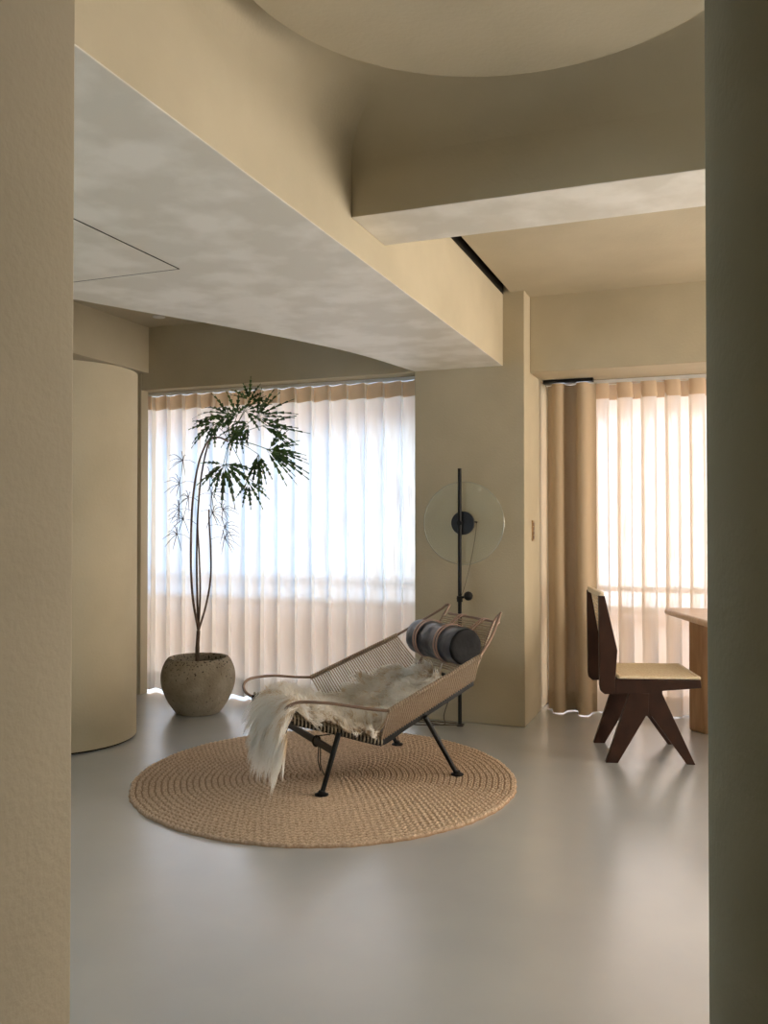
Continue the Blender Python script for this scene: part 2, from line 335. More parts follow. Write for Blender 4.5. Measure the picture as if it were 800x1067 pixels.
# ------------------------------------------------------------ jute rug
def rug():
    cx, cy, R0, nr = -1.86, 4.035, .965, 32; w = R0/nr; sub = 6; na = 1080
    rr = np.linspace(0, R0, nr*sub+1); a = np.linspace(0, 2*PI, na, endpoint=False)
    RR, AA = np.meshgrid(rr, a, indexing='ij')
    k = np.minimum((RR/w).astype(int), nr-1); f = RR/w-k
    nb = np.maximum(6, np.round(2*PI*(k+.5)*w/.032))
    side = np.where(f < .5, 0, .5)
    lob = np.abs(np.sin(PI*(AA*nb/(2*PI)+side+(np.abs(f-.5))*1.1)))
    prof = np.sqrt(np.maximum(0, 1-(2*f-1)**2))
    cen = np.exp(-((f-.5)/.12)**2)
    Zh = .006+.012*prof**.6*(.45+.55*lob)-.003*cen*prof
    wob = 1+.0035*np.sin(5*AA+1)+.002*np.sin(23*AA)+.002*np.sin(71*AA)
    RW = RR*wob; Zh[-1] = 0.0; Zh[0] = .012
    rg = rng.normal(0, .0006, Zh.shape); Zh[1:-1] += rg[1:-1]
    V = np.stack([cx+RW*np.cos(AA), cy+RW*np.sin(AA), Zh], -1).reshape(-1, 3)
    n0 = nr*sub
    i = np.arange(n0)[:, None]*na; j = np.arange(na)[None, :]; j2 = (j+1) % na
    F = np.stack([i+j, i+na+j, i+na+j2, i+j2], -1).reshape(-1, 4)
    me = bpy.data.meshes.new('jute_rug'); me.vertices.add(len(V)); me.vertices.foreach_set('co', V.ravel())
    me.loops.add(F.size); me.loops.foreach_set('vertex_index', F.ravel().astype('i'))
    me.polygons.add(len(F)); me.polygons.foreach_set('loop_start', (np.arange(len(F))*4).astype('i')); me.update(calc_edges=True); me.shade_smooth()
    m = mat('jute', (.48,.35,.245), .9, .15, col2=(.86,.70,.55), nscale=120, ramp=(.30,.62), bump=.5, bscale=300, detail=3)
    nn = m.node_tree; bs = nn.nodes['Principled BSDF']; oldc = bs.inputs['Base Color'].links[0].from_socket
    at = nn.nodes.new('ShaderNodeAttribute'); at.attribute_name = 'groove_shade'  # shade of the grooves between braids, painted into the jute colour
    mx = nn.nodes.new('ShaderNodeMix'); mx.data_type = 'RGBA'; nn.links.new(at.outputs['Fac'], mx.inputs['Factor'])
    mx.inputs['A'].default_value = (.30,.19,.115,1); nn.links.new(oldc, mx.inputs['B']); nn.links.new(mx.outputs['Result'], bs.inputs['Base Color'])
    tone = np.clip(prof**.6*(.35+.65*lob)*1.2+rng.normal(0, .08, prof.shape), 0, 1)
    fa = me.attributes.new('groove_shade', 'FLOAT', 'POINT'); fa.data.foreach_set('value', tone.ravel().astype('f'))
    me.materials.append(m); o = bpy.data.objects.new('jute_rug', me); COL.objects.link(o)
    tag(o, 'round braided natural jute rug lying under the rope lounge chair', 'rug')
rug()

# ------------------------------------------------------------ rope lounge chair
LO = (-1.728, 4.2215); LA = math.radians(47.2); LU = (math.cos(LA), math.sin(LA)); LV = (-math.sin(LA), math.cos(LA))
FZ = .016                                            # stands on the rug
def L(p): return (LO[0]+p[0]*LU[0]+p[1]*LV[0], LO[1]+p[0]*LU[1]+p[1]*LV[1], p[2])
lc = empty('lounge_chair', (LO[0], LO[1], FZ), 'reclining lounge chair of bent steel tube and wound flag cord, on the round jute rug', 'lounge chair')
def sd(s, pts): return [(u, -v*s, z) for (u, v, z) in pts]   # v given as positive half width; s=+1 near side
P0, P1, P2 = (-.515,.30,.372), (-.045,.30,.222), (.49,.30,.472)
for s in (1, -1):
    top = spline([(.490,.285,.487),(.56,.275,.61),(.63,.262,.745),(.662,.258,.792),(.684,.268,.818),(.672,.285,.818),(.645,.305,.79),(.55,.385,.715),(.43,.46,.630)], 8)
    rim = [(.43,.46,.630),(.143,.485,.520),(-.098,.50,.417)]
    front = spline([(-.098,.50,.417),(-.207,.46,.433),(-.357,.41,.460),(-.476,.36,.468),(-.527,.345,.459),(-.552,.33,.435),(-.543,.32,.400),(-.50,.30,.372),(-.44,.30,.352)], 8)
    MB().tube([L(p) for p in sd(s, top+rim[1:]+front[1:])], .0075, 10).build('side_tube', M['tube'], lc, smooth=True)
    # lower black rail, flat bar
    pr = spline([P0, (-.30,.30,.303), (-.10,.30,.234), P1, (-.0,.30,.235), (.10,.30,.288), (.30,.30,.382), P2], 5)
    b = MB()
    for i in range(len(pr)-1):
        a_, c_ = pr[i], pr[i+1]
        hh = .016; q = []
        for p in (a_, c_):
            q += [(p[0], -(p[1]+.008)*s, p[2]-hh), (p[0], -(p[1]+.008)*s, p[2]+hh), (p[0], -(p[1]-.008)*s, p[2]+hh), (p[0], -(p[1]-.008)*s, p[2]-hh)]
        b.add([L(p) for p in q], [(0,1,5,4),(1,2,6,5),(2,3,7,6),(3,0,4,7),(0,3,2,1),(4,5,6,7)])
    b.build('rail', M['black'], lc)
# cross tubes
MB().tube([L((.678,-.262,.770)), L((.678,.262,.770))], .0075, 10).build('top_rail', M['tube'], lc, smooth=True)
MB().tube([L((-.50,-.30,.372)), L((-.50,.30,.372))], .011, 10).build('front_rail', M['black'], lc, smooth=True)
MB().tube([L((-.045,-.30,.215)), L((-.045,.30,.215))], .011, 10).build('middle_rail', M['black'], lc, smooth=True)
MB().tube([L((.485,-.30,.465)), L((.485,.30,.465))], .011, 10).build('back_rail', M['black'], lc, smooth=True)
# legs
for s in (1, -1):
    for (uf, ut, zt) in ((-.374,-.278,.295), (.373,.195,.325)):
        lg = MB().tube([L((uf, -.335*s, FZ)), L((ut, -.318*s, zt))], [.0115, .0135], 14).build('leg', M['black'], lc, smooth=True)
        MB().lathe([(.033,0),(.033,.005),(.018,.012),(.013,.022)], L((uf, -.335*s, FZ)), 28).build('foot', M['black'], lg, smooth=True)
# front crossbar between the front legs
b = MB(); q = []
for v in (-.33, .33):
    q += [(-.312, v, .192), (-.312, v, .226), (-.300, v, .226), (-.300, v, .192)]
b.add([L(p) for p in q], [(0,1,5,4),(1,2,6,5),(2,3,7,6),(3,0,4,7),(0,3,2,1),(4,5,6,7)])
b.build('crossbar', mat('worn_grey_steel', (.07,.07,.07), .5, .4, metal=.3), lc)
# cords
rimp = lambda t: (.43+(-.098-.43)*t, .46+.04*t, .630+(.417-.630)*t-.004)
def railp(t):
    return (P2[0]+(P1[0]-P2[0])*t, .30, P2[2]+(P1[2]-P2[2])*t)
cd = MB(); N = 42
for i in range(N):
    t = i/(N-1); a = rimp(t); r_ = railp(t)
    pts = [(a[0]-.002, -a[1]-.008, a[2]), (a[0], -a[1], a[2]+.012), (a[0], -a[1]+.008, a[2])]
    side = [(a[0], -a[1]+.006, a[2]), (r_[0], -r_[1]-.010, r_[2]+.012), (r_[0]+.006, 0, r_[2]-.004), (r_[0], r_[1]+.010, r_[2]+.012), (a[0], a[1]-.006, a[2])]
    cd.tube([L(p) for p in side], 0.0046, 6)
    for sg in (1, -1):
        ring = [(a[0], sg*(a[1]+.0115*math.cos(q)), a[2]+.004+.0115*math.sin(q)) for q in np.linspace(0, 2*PI, 9)]
        cd.tube([L(p) for p in ring], .0045, 5)
cd.build('side_cord_webbing', M['cord'], lc, smooth=True)
cd = MB()
for i in range(25):
    t = i/24; u = -.50+(.455)*t; z = .388-.150*t
    cd.tube([L((u, -.312, z-.02)), L((u, -.308, z+.004)), L((u, 0, z-.012)), L((u, .308, z+.004)), L((u, .312, z-.02))], .0045, 6)
    for s in (1, -1):
        ring = [(u, s*(.30+.015*math.cos(q)), z-.012+.024*math.sin(q)) for q in np.linspace(0, 2*PI, 9)]
        cd.tube([L(p) for p in ring], .0045, 5)
cd.build('seat_cord_webbing', mat('seat_cord', (.20,.17,.13), .8, .2, col2=(.5,.45,.36), nscale=40), lc, smooth=True)
cd = MB()
for i in range(24):
    t = (i+.5)/24; u = .495+(.64-.495)*t; z = .495+(.765-.495)*t; v = .285-.022*t
    cd.tube([L((u, -v-.006, z)), L((u+.004, 0, z-.004)), L((u, v+.006, z))], .0042, 6)
cd.build('back_cord_webbing', M['cord'], lc, smooth=True)
cd = MB()
cd.tube(spline([L((-.306,-.10,.232)), L((-.296,-.105,.20)), L((-.305,-.12,.12)), L((-.300,-.14,.07))], 5), .003, 5)
cd.tube(spline([L((-.306,-.10,.232)), L((-.29,-.11,.18)), L((-.30,-.14,.10)), L((-.29,-.165,.055))], 5), .003, 5)
cd.tube([L((-.306+.02*math.cos(q), -.10, .21+.026*math.sin(q))) for q in np.linspace(0, 2*PI, 12)], .005, 6)
cd.tube(spline([L((-.306,-.10,.235)), L((-.29,-.2,.262)), L((-.27,-.30,.29))], 5), .003, 5)
MB().tube(spline([L((.25,.10,.35)), L((.26,.10,.25)), L((.26,.12,.16)), L((.275,.13,.09))], 5), .0022, 5).build('cord_end', M['dcord'], lc, smooth=True)
cd.build('cord_end', M['dcord'], lc, smooth=True)

# neck pillow: rolled cushion held by two leather straps
pc_, pr_ = (.455, .655), .100
pil = empty('neck_pillow', L((pc_[0], 0, pc_[1]-pr_)), 'black leather bolster neck pillow strapped at the top of the rope lounge chair', 'pillow')
b = MB(); seg = 48; prof = [(-.254,.0),(-.256,.03),(-.256,.06),(-.255,.085),(-.252,.092),(-.245,.096),(-.22,.098)]+[(v,.0985+.0015*math.sin(v*60)) for v in np.linspace(-.2,.2,30)]+[(.22,.098),(.245,.096),(.252,.092),(.255,.085),(.256,.06),(.256,.03),(.254,0)]
vs_ = []
for (v, r) in prof:
    for k in range(seg):
        a = 2*PI*k/seg; rr = r*(1+.012*math.sin(3*a+v*9)+.010*math.sin(11*a+v*34))
        vs_.append(L((pc_[0]+rr*math.cos(a), v-.04, pc_[1]+rr*math.sin(a))))
b.add(vs_, [(i*seg+k, i*seg+(k+1)%seg, (i+1)*seg+(k+1)%seg, (i+1)*seg+k) for i in range(len(prof)-1) for k in range(seg)])
pb = b.build('bolster', M['leather'], pil, smooth=True)
pb.data.materials.append(M['capfab'])
for k_, p_ in enumerate(pb.data.polygons):
    if k_//seg < 5 or k_//seg >= len(prof)-6: p_.material_index = 1
md = pb.modifiers.new('sub', 'SUBSURF'); md.levels = 1; md.render_levels = 1
def ribbon(b, pts, w, ax):
    P = [Vector(p) for p in pts]; A = Vector(ax)*w/2; n = len(P); vs_ = []
    for i, p in enumerate(P):
        t = (P[min(i+1,n-1)]-P[max(i-1,0)]).normalized(); nn = t.cross(A).normalized()*.0018
        vs_ += [p-A-nn, p+A-nn, p+A+nn, p-A+nn]
    fs = []
    for i in range(n-1):
        for k in range(4): fs.append((4*i+k, 4*i+(k+1)%4, 4*i+4+(k+1)%4, 4*i+4+k))
    fs += [(0,1,2,3), (4*n-4,4*n-3,4*n-2,4*n-1)]
    b.add([tuple(q) for q in vs_], fs)
axv = (LV[0], LV[1], 0)
for v0 in (-.145, .085):
    for dv in (-.014, .014):
        b = MB(); pts = []
        for a in np.linspace(math.radians(-110), math.radians(-335), 40):
            pts.append(L((pc_[0]+(pr_+.006)*math.cos(a), v0+dv, pc_[1]+(pr_+.006)*math.sin(a))))
        pts += [L((.60, v0+dv, .745)), L((.66, v0+dv, .782)), L((.678, v0+dv, .780))]
        ribbon(b, pts, .013, axv); b.build('strap', M['strap'], pil)

# sheepskin
def skin_path(s):
    K = [(0,.42,.475),(.18,.22,.385),(.36,.04,.305),(.44,-.04,.28),(.52,-.12,.295),(.66,-.27,.35),(.78,-.42,.402),(.85,-.49,.42),(.90,-.525,.40),(.94,-.54,.34),(1.0,-.54,.24)]
    xs = [k[0] for k in K]
    return np.interp(s, xs, [k[1] for k in K]), np.interp(s, xs, [k[2] for k in K])
def skin_half(s):
    K = [(0,.16,.16),(.08,.24,.26),(.25,.30,.32),(.42,.345,.31),(.6,.355,.28),(.76,.32,.24),(.86,.34,.13),(.93,.37,.01),(1,.35,-.08)]
    xs = [k[0] for k in K]
    return np.interp(s, xs, [k[1] for k in K]), np.interp(s, xs, [k[2] for k in K])   # near extent, far extent
def skin_pt(s, w):   # w in -1..1
    u, z = skin_path(s); hn, hf = skin_half(s)
    v = np.where(w < 0, w*hn, w*hf)
    lift = .075*np.clip((.60-s)/.25, 0, 1)*np.clip((np.abs(v)-.20)/.15, 0, 2)**1.3-.05*np.clip((s-.42)/.1, 0, 1)*np.clip((.86-s)/.08, 0, 1)*np.clip((-v-.28)/.06, 0, 1)
    bumps = .012*np.sin(s*41+w*3)+.010*np.sin(w*7+s*23)
    return u+.012*np.sin(w*9+s*7), v, z+lift+bumps*(np.where(s > .9, .3, 1))
sk = empty('sheepskin', L((-.05, 0, .26)), 'long haired cream white sheepskin draped over the lounge chair seat and its front edge', 'sheepskin')
b = MB(); ns, nw = 60, 30
vs_ = []
for i in range(ns+1):
    for j in range(nw+1):
        u, v, z = skin_pt(np.float64(i/ns*.97), np.float64((j/nw*2-1)*.90)); vs_.append(L((float(u), float(v), float(z))))
b.add(vs_, [(i*(nw+1)+j, i*(nw+1)+j+1, (i+1)*(nw+1)+j+1, (i+1)*(nw+1)+j) for i in range(ns) for j in range(nw)])
h_ = b.build('hide', M['hide'], sk, smooth=True)
so_ = h_.modifiers.new('th', 'SOLIDIFY'); so_.thickness = .012
def fur():
    nc, per = 1700, 26; K = 6
    cs = rng.random(nc)**.95; cw = rng.random(nc)*2-1
    nh = nc*per
    ci = np.repeat(np.arange(nc), per)
    s = np.clip(cs[ci]+rng.normal(0, .014, nh), 0, 1); w = np.clip(cw[ci]+rng.normal(0, .055, nh), -1, 1)
    def P(s, w): return np.stack(skin_pt(s, w), -1)
    p = P(s, w); e = .01
    ts = P(np.clip(s+e, 0, 1), w)-P(np.clip(s-e, 0, 1), w); ts /= np.linalg.norm(ts, axis=1)[:, None]
    tw = P(s, np.clip(w+.03, -1, 1))-P(s, np.clip(w-.03, -1, 1)); tw /= np.linalg.norm(tw, axis=1)[:, None]
    n = np.cross(tw, ts); n *= np.sign(n[:, 2]*.5-(n[:, 0])*(s > .9)+1e-6)[:, None]
    n[(s > .9)] = np.abs(n[(s > .9)])*np.array([-1, 0, .4])
    n /= np.linalg.norm(n, axis=1)[:, None]+1e-9
    p = p+n*.006
    # direction per clump
    sw = 1.3*np.sin(cs*19+cw*4.0)+rng.normal(0, .55, nc)
    sw = sw*np.where(cs > .8, .35, 1)
    edge = np.clip((np.abs(cw)-.75)/.25, 0, 1)*np.sign(cw)
    lift = rng.uniform(.55, 1.25, nc)*np.where(cs > .88, .55, 1)
    d = n*lift[ci][:, None]+ts*(np.cos(sw)*.9)[ci][:, None]+tw*(np.sin(sw)*.8+edge*.8)[ci][:, None]
    d /= np.linalg.norm(d, axis=1)[:, None]
    ln = rng.uniform(.055, .10, nc)[ci]*rng.uniform(.75, 1.15, nh)*np.where(s > .82, 1.35, 1)
    # clump tip convergence
    tipc = np.zeros((nc, 3)); np.add.at(tipc, ci, p); tipc /= per
    dc = np.zeros((nc, 3)); np.add.at(dc, ci, d); dc /= np.linalg.norm(dc, axis=1)[:, None]+1e-9
    tip = tipc[ci]+dc[ci]*ln[:, None]
    grav = np.where(s > .80, .9, .22)
    tt = np.linspace(0, 1, K)
    curlph = rng.uniform(0, 6.28, nc)[ci]; side = np.cross(d, n); side /= np.linalg.norm(side, axis=1)[:, None]+1e-9
    pts = []
    for t in tt:
        a = p+d*ln[:, None]*t
        bb = p*(1-t)+tip*t
        q = a*(1-.8*t)+bb*(.8*t)
        q = q+side*(.006*np.sin(curlph+t*5.5)*t)[:, None]
        q[:, 2] -= grav*ln*t*t*.8
        pts.append(q)
    pts = np.stack(pts, 1)
    pts += rng.normal(0, .0007, pts.shape)*np.linspace(0, 1, K)[None, :, None]
    # to world
    Wp = np.empty_like(pts)
    Wp[..., 0] = LO[0]+pts[..., 0]*LU[0]+pts[..., 1]*LV[0]; Wp[..., 1] = LO[1]+pts[..., 0]*LU[1]+pts[..., 1]*LV[1]; Wp[..., 2] = pts[..., 2]
    rd = rng.normal(0, 1, (nh, 3)); tg = Wp[:, -1]-Wp[:, 0]; sdv = np.cross(rd, tg); sdv /= np.linalg.norm(sdv, axis=1)[:, None]
    wd = .0013*np.array([1, 1, .95, .85, .6, .15])
    A = Wp-sdv[:, None]*wd[None, :, None]; B = Wp+sdv[:, None]*wd[None, :, None]
    V = np.stack([A, B], 2).reshape(-1, 3)
    base = (np.arange(nh)*K*2)[:, None]; k = (np.arange(K-1)*2)[None, :]; i0 = base+k
    F = np.stack([i0, i0+1, i0+3, i0+2], -1).reshape(-1, 4)
    me = bpy.data.meshes.new('wool'); me.vertices.add(len(V)); me.vertices.foreach_set('co', V.ravel())
    me.loops.add(F.size); me.loops.foreach_set('vertex_index', F.ravel().astype('i'))
    me.polygons.add(len(F)); me.polygons.foreach_set('loop_start', (np.arange(len(F))*4).astype('i')); me.update(calc_edges=True); me.shade_smooth()
    tipv = np.clip(np.broadcast_to(tt[None, :], (nh, K))*1.15+rng.normal(0, .22, nc)[ci][:, None], 0, 1)
    fa = me.attributes.new('tip', 'FLOAT', 'POINT'); fa.data.foreach_set('value', np.repeat(tipv.reshape(-1), 2).astype('f'))
    m = bpy.data.materials.new('wool'); m.use_nodes = True; nn = m.node_tree; nn.nodes.clear()
    out = nn.nodes.new('ShaderNodeOutputMaterial'); T = nn.nodes.new('ShaderNodeBsdfTranslucent'); D = nn.nodes.new('ShaderNodeBsdfDiffuse'); mx = nn.nodes.new('ShaderNodeMixShader')
    tc = nn.nodes.new('ShaderNodeTexCoord'); no = nn.nodes.new('ShaderNodeTexNoise'); no.inputs['Scale'].default_value = 7; nn.links.new(tc.outputs['Object'], no.inputs['Vector'])
    r = nn.nodes.new('ShaderNodeValToRGB'); r.color_ramp.elements[0].position = .1; r.color_ramp.elements[1].position = .62
    r.color_ramp.elements[0].color = (.76,.63,.47,1); r.color_ramp.elements[1].color = (.985,.975,.95,1)
    at = nn.nodes.new('ShaderNodeAttribute'); at.attribute_name = 'tip'; nn.links.new(at.outputs['Fac'], r.inputs[0])
    for x in (T, D): nn.links.new(r.outputs[0], x.inputs[0])
    mx.inputs[0].default_value = .5; nn.links.new(D.outputs[0], mx.inputs[1]); nn.links.new(T.outputs[0], mx.inputs[2]); nn.links.new(mx.outputs[0], out.inputs[0])
    me.materials.append(m); o = bpy.data.objects.new('wool', me); COL.objects.link(o)
    o.parent = sk; o.matrix_parent_inverse = Matrix.Translation(-sk.location)
fur()

# ------------------------------------------------------------ potted plant
PC = (-3.325, 5.115)
pp = empty('potted_plant', (PC[0], PC[1], 0), 'tall thin stemmed false aralia in a round rough stone pot by the sheer curtain', 'potted plant')
prof = [(.0,.0),(.145,.0),(.158,.012),(.20,.085),(.235,.16),(.248,.225),(.243,.29),(.224,.345),(.205,.378),(.196,.384),(.184,.380),(.180,.365),(.19,.31),(0,.31)]
prof = [(0,0),(.142,0)]+[tuple(q) for q in spline([(.150,.004),(.178,.04),(.215,.10),(.243,.17),(.253,.235),(.247,.295),(.228,.345),(.212,.370),(.203,.379),(.193,.379),(.186,.370),(.186,.34),(.190,.31)], 5)]+[(0,.31)]
pot = MB().lathe(prof, (PC[0], PC[1], 0), 96)
pm = mat('rough_stone', (.27,.235,.185), .9, .15, col2=(.36,.32,.26), nscale=9, bump=.6, bscale=45)
n = pm.node_tree; b_ = n.nodes['Principled BSDF']; old = b_.inputs['Base Color'].links[0].from_socket
vo = n.nodes.new('ShaderNodeTexNoise'); vo.inputs['Scale'].default_value = 75; vo.inputs['Detail'].default_value = 2
tcn = n.nodes.new('ShaderNodeTexCoord'); n.links.new(tcn.outputs['Object'], vo.inputs['Vector'])
sz = n.nodes.new('ShaderNodeSeparateXYZ'); n.links.new(tcn.outputs['Object'], sz.inputs[0])
mz = n.nodes.new('ShaderNodeMapRange'); mz.inputs[1].default_value = .26; mz.inputs[2].default_value = .38; mz.inputs[3].default_value = 0; mz.inputs[4].default_value = .10
n.links.new(sz.outputs['Z'], mz.inputs[0])
ad = n.nodes.new('ShaderNodeMath'); ad.operation = 'ADD'; n.links.new(vo.outputs['Fac'], ad.inputs[0]); n.links.new(mz.outputs[0], ad.inputs[1])
rp = n.nodes.new('ShaderNodeValToRGB'); rp.color_ramp.elements[0].position = .67; rp.color_ramp.elements[1].position = .72
n.links.new(ad.outputs[0], rp.inputs[0]); mxn = n.nodes.new('ShaderNodeMix'); mxn.data_type = 'RGBA'
n.links.new(rp.outputs[0], mxn.inputs['Factor']); n.links.new(old, mxn.inputs['A']); mxn.inputs['B'].default_value = (.06,.05,.04,1)
n.links.new(mxn.outputs['Result'], b_.inputs['Base Color'])
po = pot.build('pot', pm, pp, smooth=True)
sl = MB().lathe([(0,.322),(.10,.326),(.186,.318),(.188,.305)], (PC[0], PC[1], 0), 48).build('soil', M['soil'], po, smooth=True)
CP, SP = math.cos(math.radians(20.9)), math.sin(math.radians(20.9))
SCL = 1/151.
def Q(x, y, d=0):   # plant sketched in elevation: x,y measured units, d depth offset in metres
    a = (x-211)*SCL; z = 1.3-(y-543)*SCL
    return (PC[0]+a*CP-d*SP, PC[1]+a*SP+d*CP, z)
MB().tube(spline([Q(210,692), Q(210,672), Q(211,655)], 6), [.015]*7+[.013]*6, 12).build('trunk', M['stem'], pp, smooth=True)
stems = [
 ([(211,655,0),(206,620,-.03),(204.5,580,-.05),(205.5,530,-.05),(209,495,-.04),(214,473,-.03),(222,456,-.02),(232,453,0),(241,457,.02)], .0062),
 ([(211,655,0),(209,620,.02),(208,575,.03),(209.5,525,.03),(213,490,.03),(219,462,.03),(224,452,.04)], .0058),
 ([(211,655,0),(213,615,-.01),(211.5,575,0),(210,545,.0),(211,520,.0)], .005),
 ([(211,655,0),(218,628,.03),(222,600,.05),(222,570,.05),(220.5,545,.05),(220,528,.05)], .0055)]
for st, r in stems:
    sp_ = spline([Q(*p) for p in st], 8)
    MB().tube(sp_, [r*1.4*(1-.35*i/len(sp_)) for i in range(len(sp_))], 8).build('stem', M['stem'], pp, smooth=True)
# a leaf cluster: petiole + serrated leaflets fanning out
def leaflet(b, o, d, ln, wd, droop, up):
    o = Vector(o); d = Vector(d).normalized(); side = d.cross(Vector(up)); side = side.normalized() if side.length > 1e-4 else d.orthogonal().normalized()
    nn = side.cross(d).normalized(); N = 13; vs_ = []; p = o.copy(); dd = d.copy(); st = ln/(N-1)
    for i in range(N):
        t = i/(N-1); w = wd*(math.sin(PI*min(1, t*1.02)**.75)*.75+.08)
        if t > .12: w *= (1.55 if i % 2 else .40)
        if i == N-1: w = .0004
        if i < 2: w = wd*.1
        tooth = dd*(st*.95 if i % 2 else 0)
        vs_ += [tuple(p-side*w+tooth), tuple(p+nn*w*-.12), tuple(p+side*w+tooth)]
        dd = (dd+Vector((0,0,-1))*droop/N).normalized(); p = p+dd*st
    fs = []
    for i in range(N-1):
        fs += [(3*i, 3*i+1, 3*i+4, 3*i+3), (3*i+1, 3*i+2, 3*i+5, 3*i+4)]
    b.add(vs_, fs)
hub = Q(243,458,.02)
clusters = [  # x, y, depth, facing angle deg (0=right,90=up), spread deg, n, length units, droop
 (264,414,.00, 85,140,7,25,.4), (252,432,-.06, 130,130,7,30,.6), (240,430,.04, 165,110,7,38,.9), (228,440,-.05, 215,110,7,32,.7),
 (250,442,.08, 245,120,7,32,.5), (272,432,-.03, 30,100,8,42,.3), (276,440,.05, -8,50,6,50,.2), (284,466,.00, 15,95,7,36,.2), (280,464,.05, -28,60,8,56,.15),
 (238,482,-.05, 265,200,9,42,.5), (238,480,.05, 285,150,7,46,.4), (262,500,.02, -70,130,6,32,.4), (272,470,.05, 270,60,7,42,.2), (244,446,-.1,70,150,7,26,.5), (262,440,.05,200,120,6,28,.7), (258,424,.05,10,120,6,34,.3)]
random.seed(21)
for (cx, cy, dp, ang, spread, nl, ln, dr) in clusters:
    b = MB(); o = Q(cx, cy, dp)
    mid = [(hub[i]+o[i])/2 for i in range(3)]; mid[2] += .02
    b.tube(spline([hub, tuple(mid), o], 6), .0022, 5)
    for k in range(nl):
        a = math.radians(ang+(k/(nl-1)-.5)*spread+random.uniform(-5, 5)); dpt = random.uniform(-.5, .5)
        f = 1-.25*abs(k/(nl-1)-.5)*2
        d = Vector((math.cos(a)*CP-dpt*SP, math.cos(a)*SP+dpt*CP, math.sin(a)))
        up = Vector((SP*random.uniform(.5, 1.2), -CP*random.uniform(.5, 1.2), random.uniform(-.1, .9)))
        leaflet(b, o, d, ln*SCL*f*random.uniform(.85, 1.15), .0135*random.uniform(.8,1.15), dr*random.uniform(.7,2.2), up)
    b.build('leaf_cluster', M['leaf'], pp, smooth=False, fix=False)
# juvenile thread-like leaves low on the stems
for (x0, y0, dp, sgn) in [(206,530,-.04,-1),(207,500,-.03,-1),(208,480,-.02,-1),(208,515,.02,1),(205,560,-.04,-1),(221,545,.05,1),(220,530,.05,1),(221,560,.05,1),(211,520,0,-1),(210,545,.02,-1),(212,500,.02,1),(213,530,0,1)]:
    b = MB(); L0 = random.uniform(9, 17)
    o = Q(x0, y0, dp); hx, hy = x0+sgn*L0, y0-random.uniform(-3, 8); hd = dp+random.uniform(-.06, .06)
    c = Q(hx, hy, hd); b.tube([o, Q((x0+hx)/2, (y0+hy)/2-2, (dp+hd)/2), c], .0016, 4)
    for k in range(8):
        a = math.radians((0 if sgn > 0 else 180)+(k/7-.5)*200+random.uniform(-10, 10)); ll = random.uniform(11, 19); dq = random.uniform(-.08, .08)
        e1 = Q(hx+math.cos(a)*ll*.5, hy-math.sin(a)*ll*.5, hd+dq*.5); e2 = Q(hx+math.cos(a)*ll*.95, hy-math.sin(a)*ll*.8+4, hd+dq)
        b.tube(spline([c, e1, e2], 4), [.0023]*6+[.0018,.0014,.0008], 4)
    b.build('thread_leaf_cluster', M['thread'], pp, fix=False)

# ------------------------------------------------------------ floor lamp with glass disc
LX, LY = -1.525, 5.36
fl = empty('floor_lamp', (LX, LY, 0), 'slim black pole lamp with a clear glass disc, standing against the pillar', 'floor lamp')
MB().tube([(LX,LY,0),(LX,LY,1.655)], .0125, 16).build('pole', M['black'], fl, smooth=True)
def discY(b, c, r, y0, y1, seg=72):
    vs_ = [(c[0]+r*math.cos(2*PI*k/seg), y, c[1]+r*math.sin(2*PI*k/seg)) for y in (y0, y1) for k in range(seg)]
    return b.add(vs_, [tuple(range(seg)), tuple(range(2*seg-1, seg-1, -1))]+[(k, (k+1)%seg, seg+(k+1)%seg, seg+k) for k in range(seg)])
g_ = discY(MB(), (LX+.01,1.303), .268, LY+.048, LY+.054, 96).build('glass_disc', M['disc'], fl, smooth=False)
g_['label'] = 'clear glass disc with a polished edge'
ringp = [(LX+.01+.268*math.cos(a), LY+.051, 1.303+.268*math.sin(a)) for a in np.linspace(0, 2*PI, 97)]
MB().tube(ringp, .0028, 6, cap=False).build('glass_rim', mat('glass_edge', (.42,.42,.36), .15, .8), g_, smooth=True)
discY(MB(), (LX+.015,1.303), .076, LY+.012, LY+.034).build('lamp_head', mat('matt_black_head', (.018,.022,.03), .45, .4), fl, bevel=.003)
MB().tube([(LX,LY-.016,1.303),(LX,LY+.02,1.303)], .017, 20).build('hub', M['black'], fl, smooth=True)
MB().tube([(LX+.06,LY+.02,1.312),(LX+.112,LY+.02,1.309)], [.003,.0045], 8).build('pin', M['black'], fl, smooth=True)
kb = MB().tube([(LX-.018,LY,.815),(LX+.05,LY-.005,.835)], .008, 12).build('arm', M['black'], fl, smooth=True)
b = MB(); b.lathe([(.001,-.030),(.016,-.026),(.026,-.015),(.030,0),(.026,.015),(.016,.026),(.001,.030)], (LX+.058,LY-.006,.836), 24); b.build('knob', M['black'], kb, smooth=True)
b = MB(); b.lathe([(.001,-.020),(.019,-.018),(.019,.018),(.001,.020)], (LX,LY,.815), 20); b.build('collar', M['black'], kb, smooth=True)
cdm = mat('lamp_cord', (.06,.05,.045), .6, .3)
MB().tube(spline([(LX+.108,LY+.02,1.305),(LX+.095,LY+.02,1.2),(LX+.06,LY+.02,1.02),(LX+.025,LY+.01,.88),(LX+.012,LY,.84)], 8), .0017, 5).build('cord', cdm, fl, smooth=True)
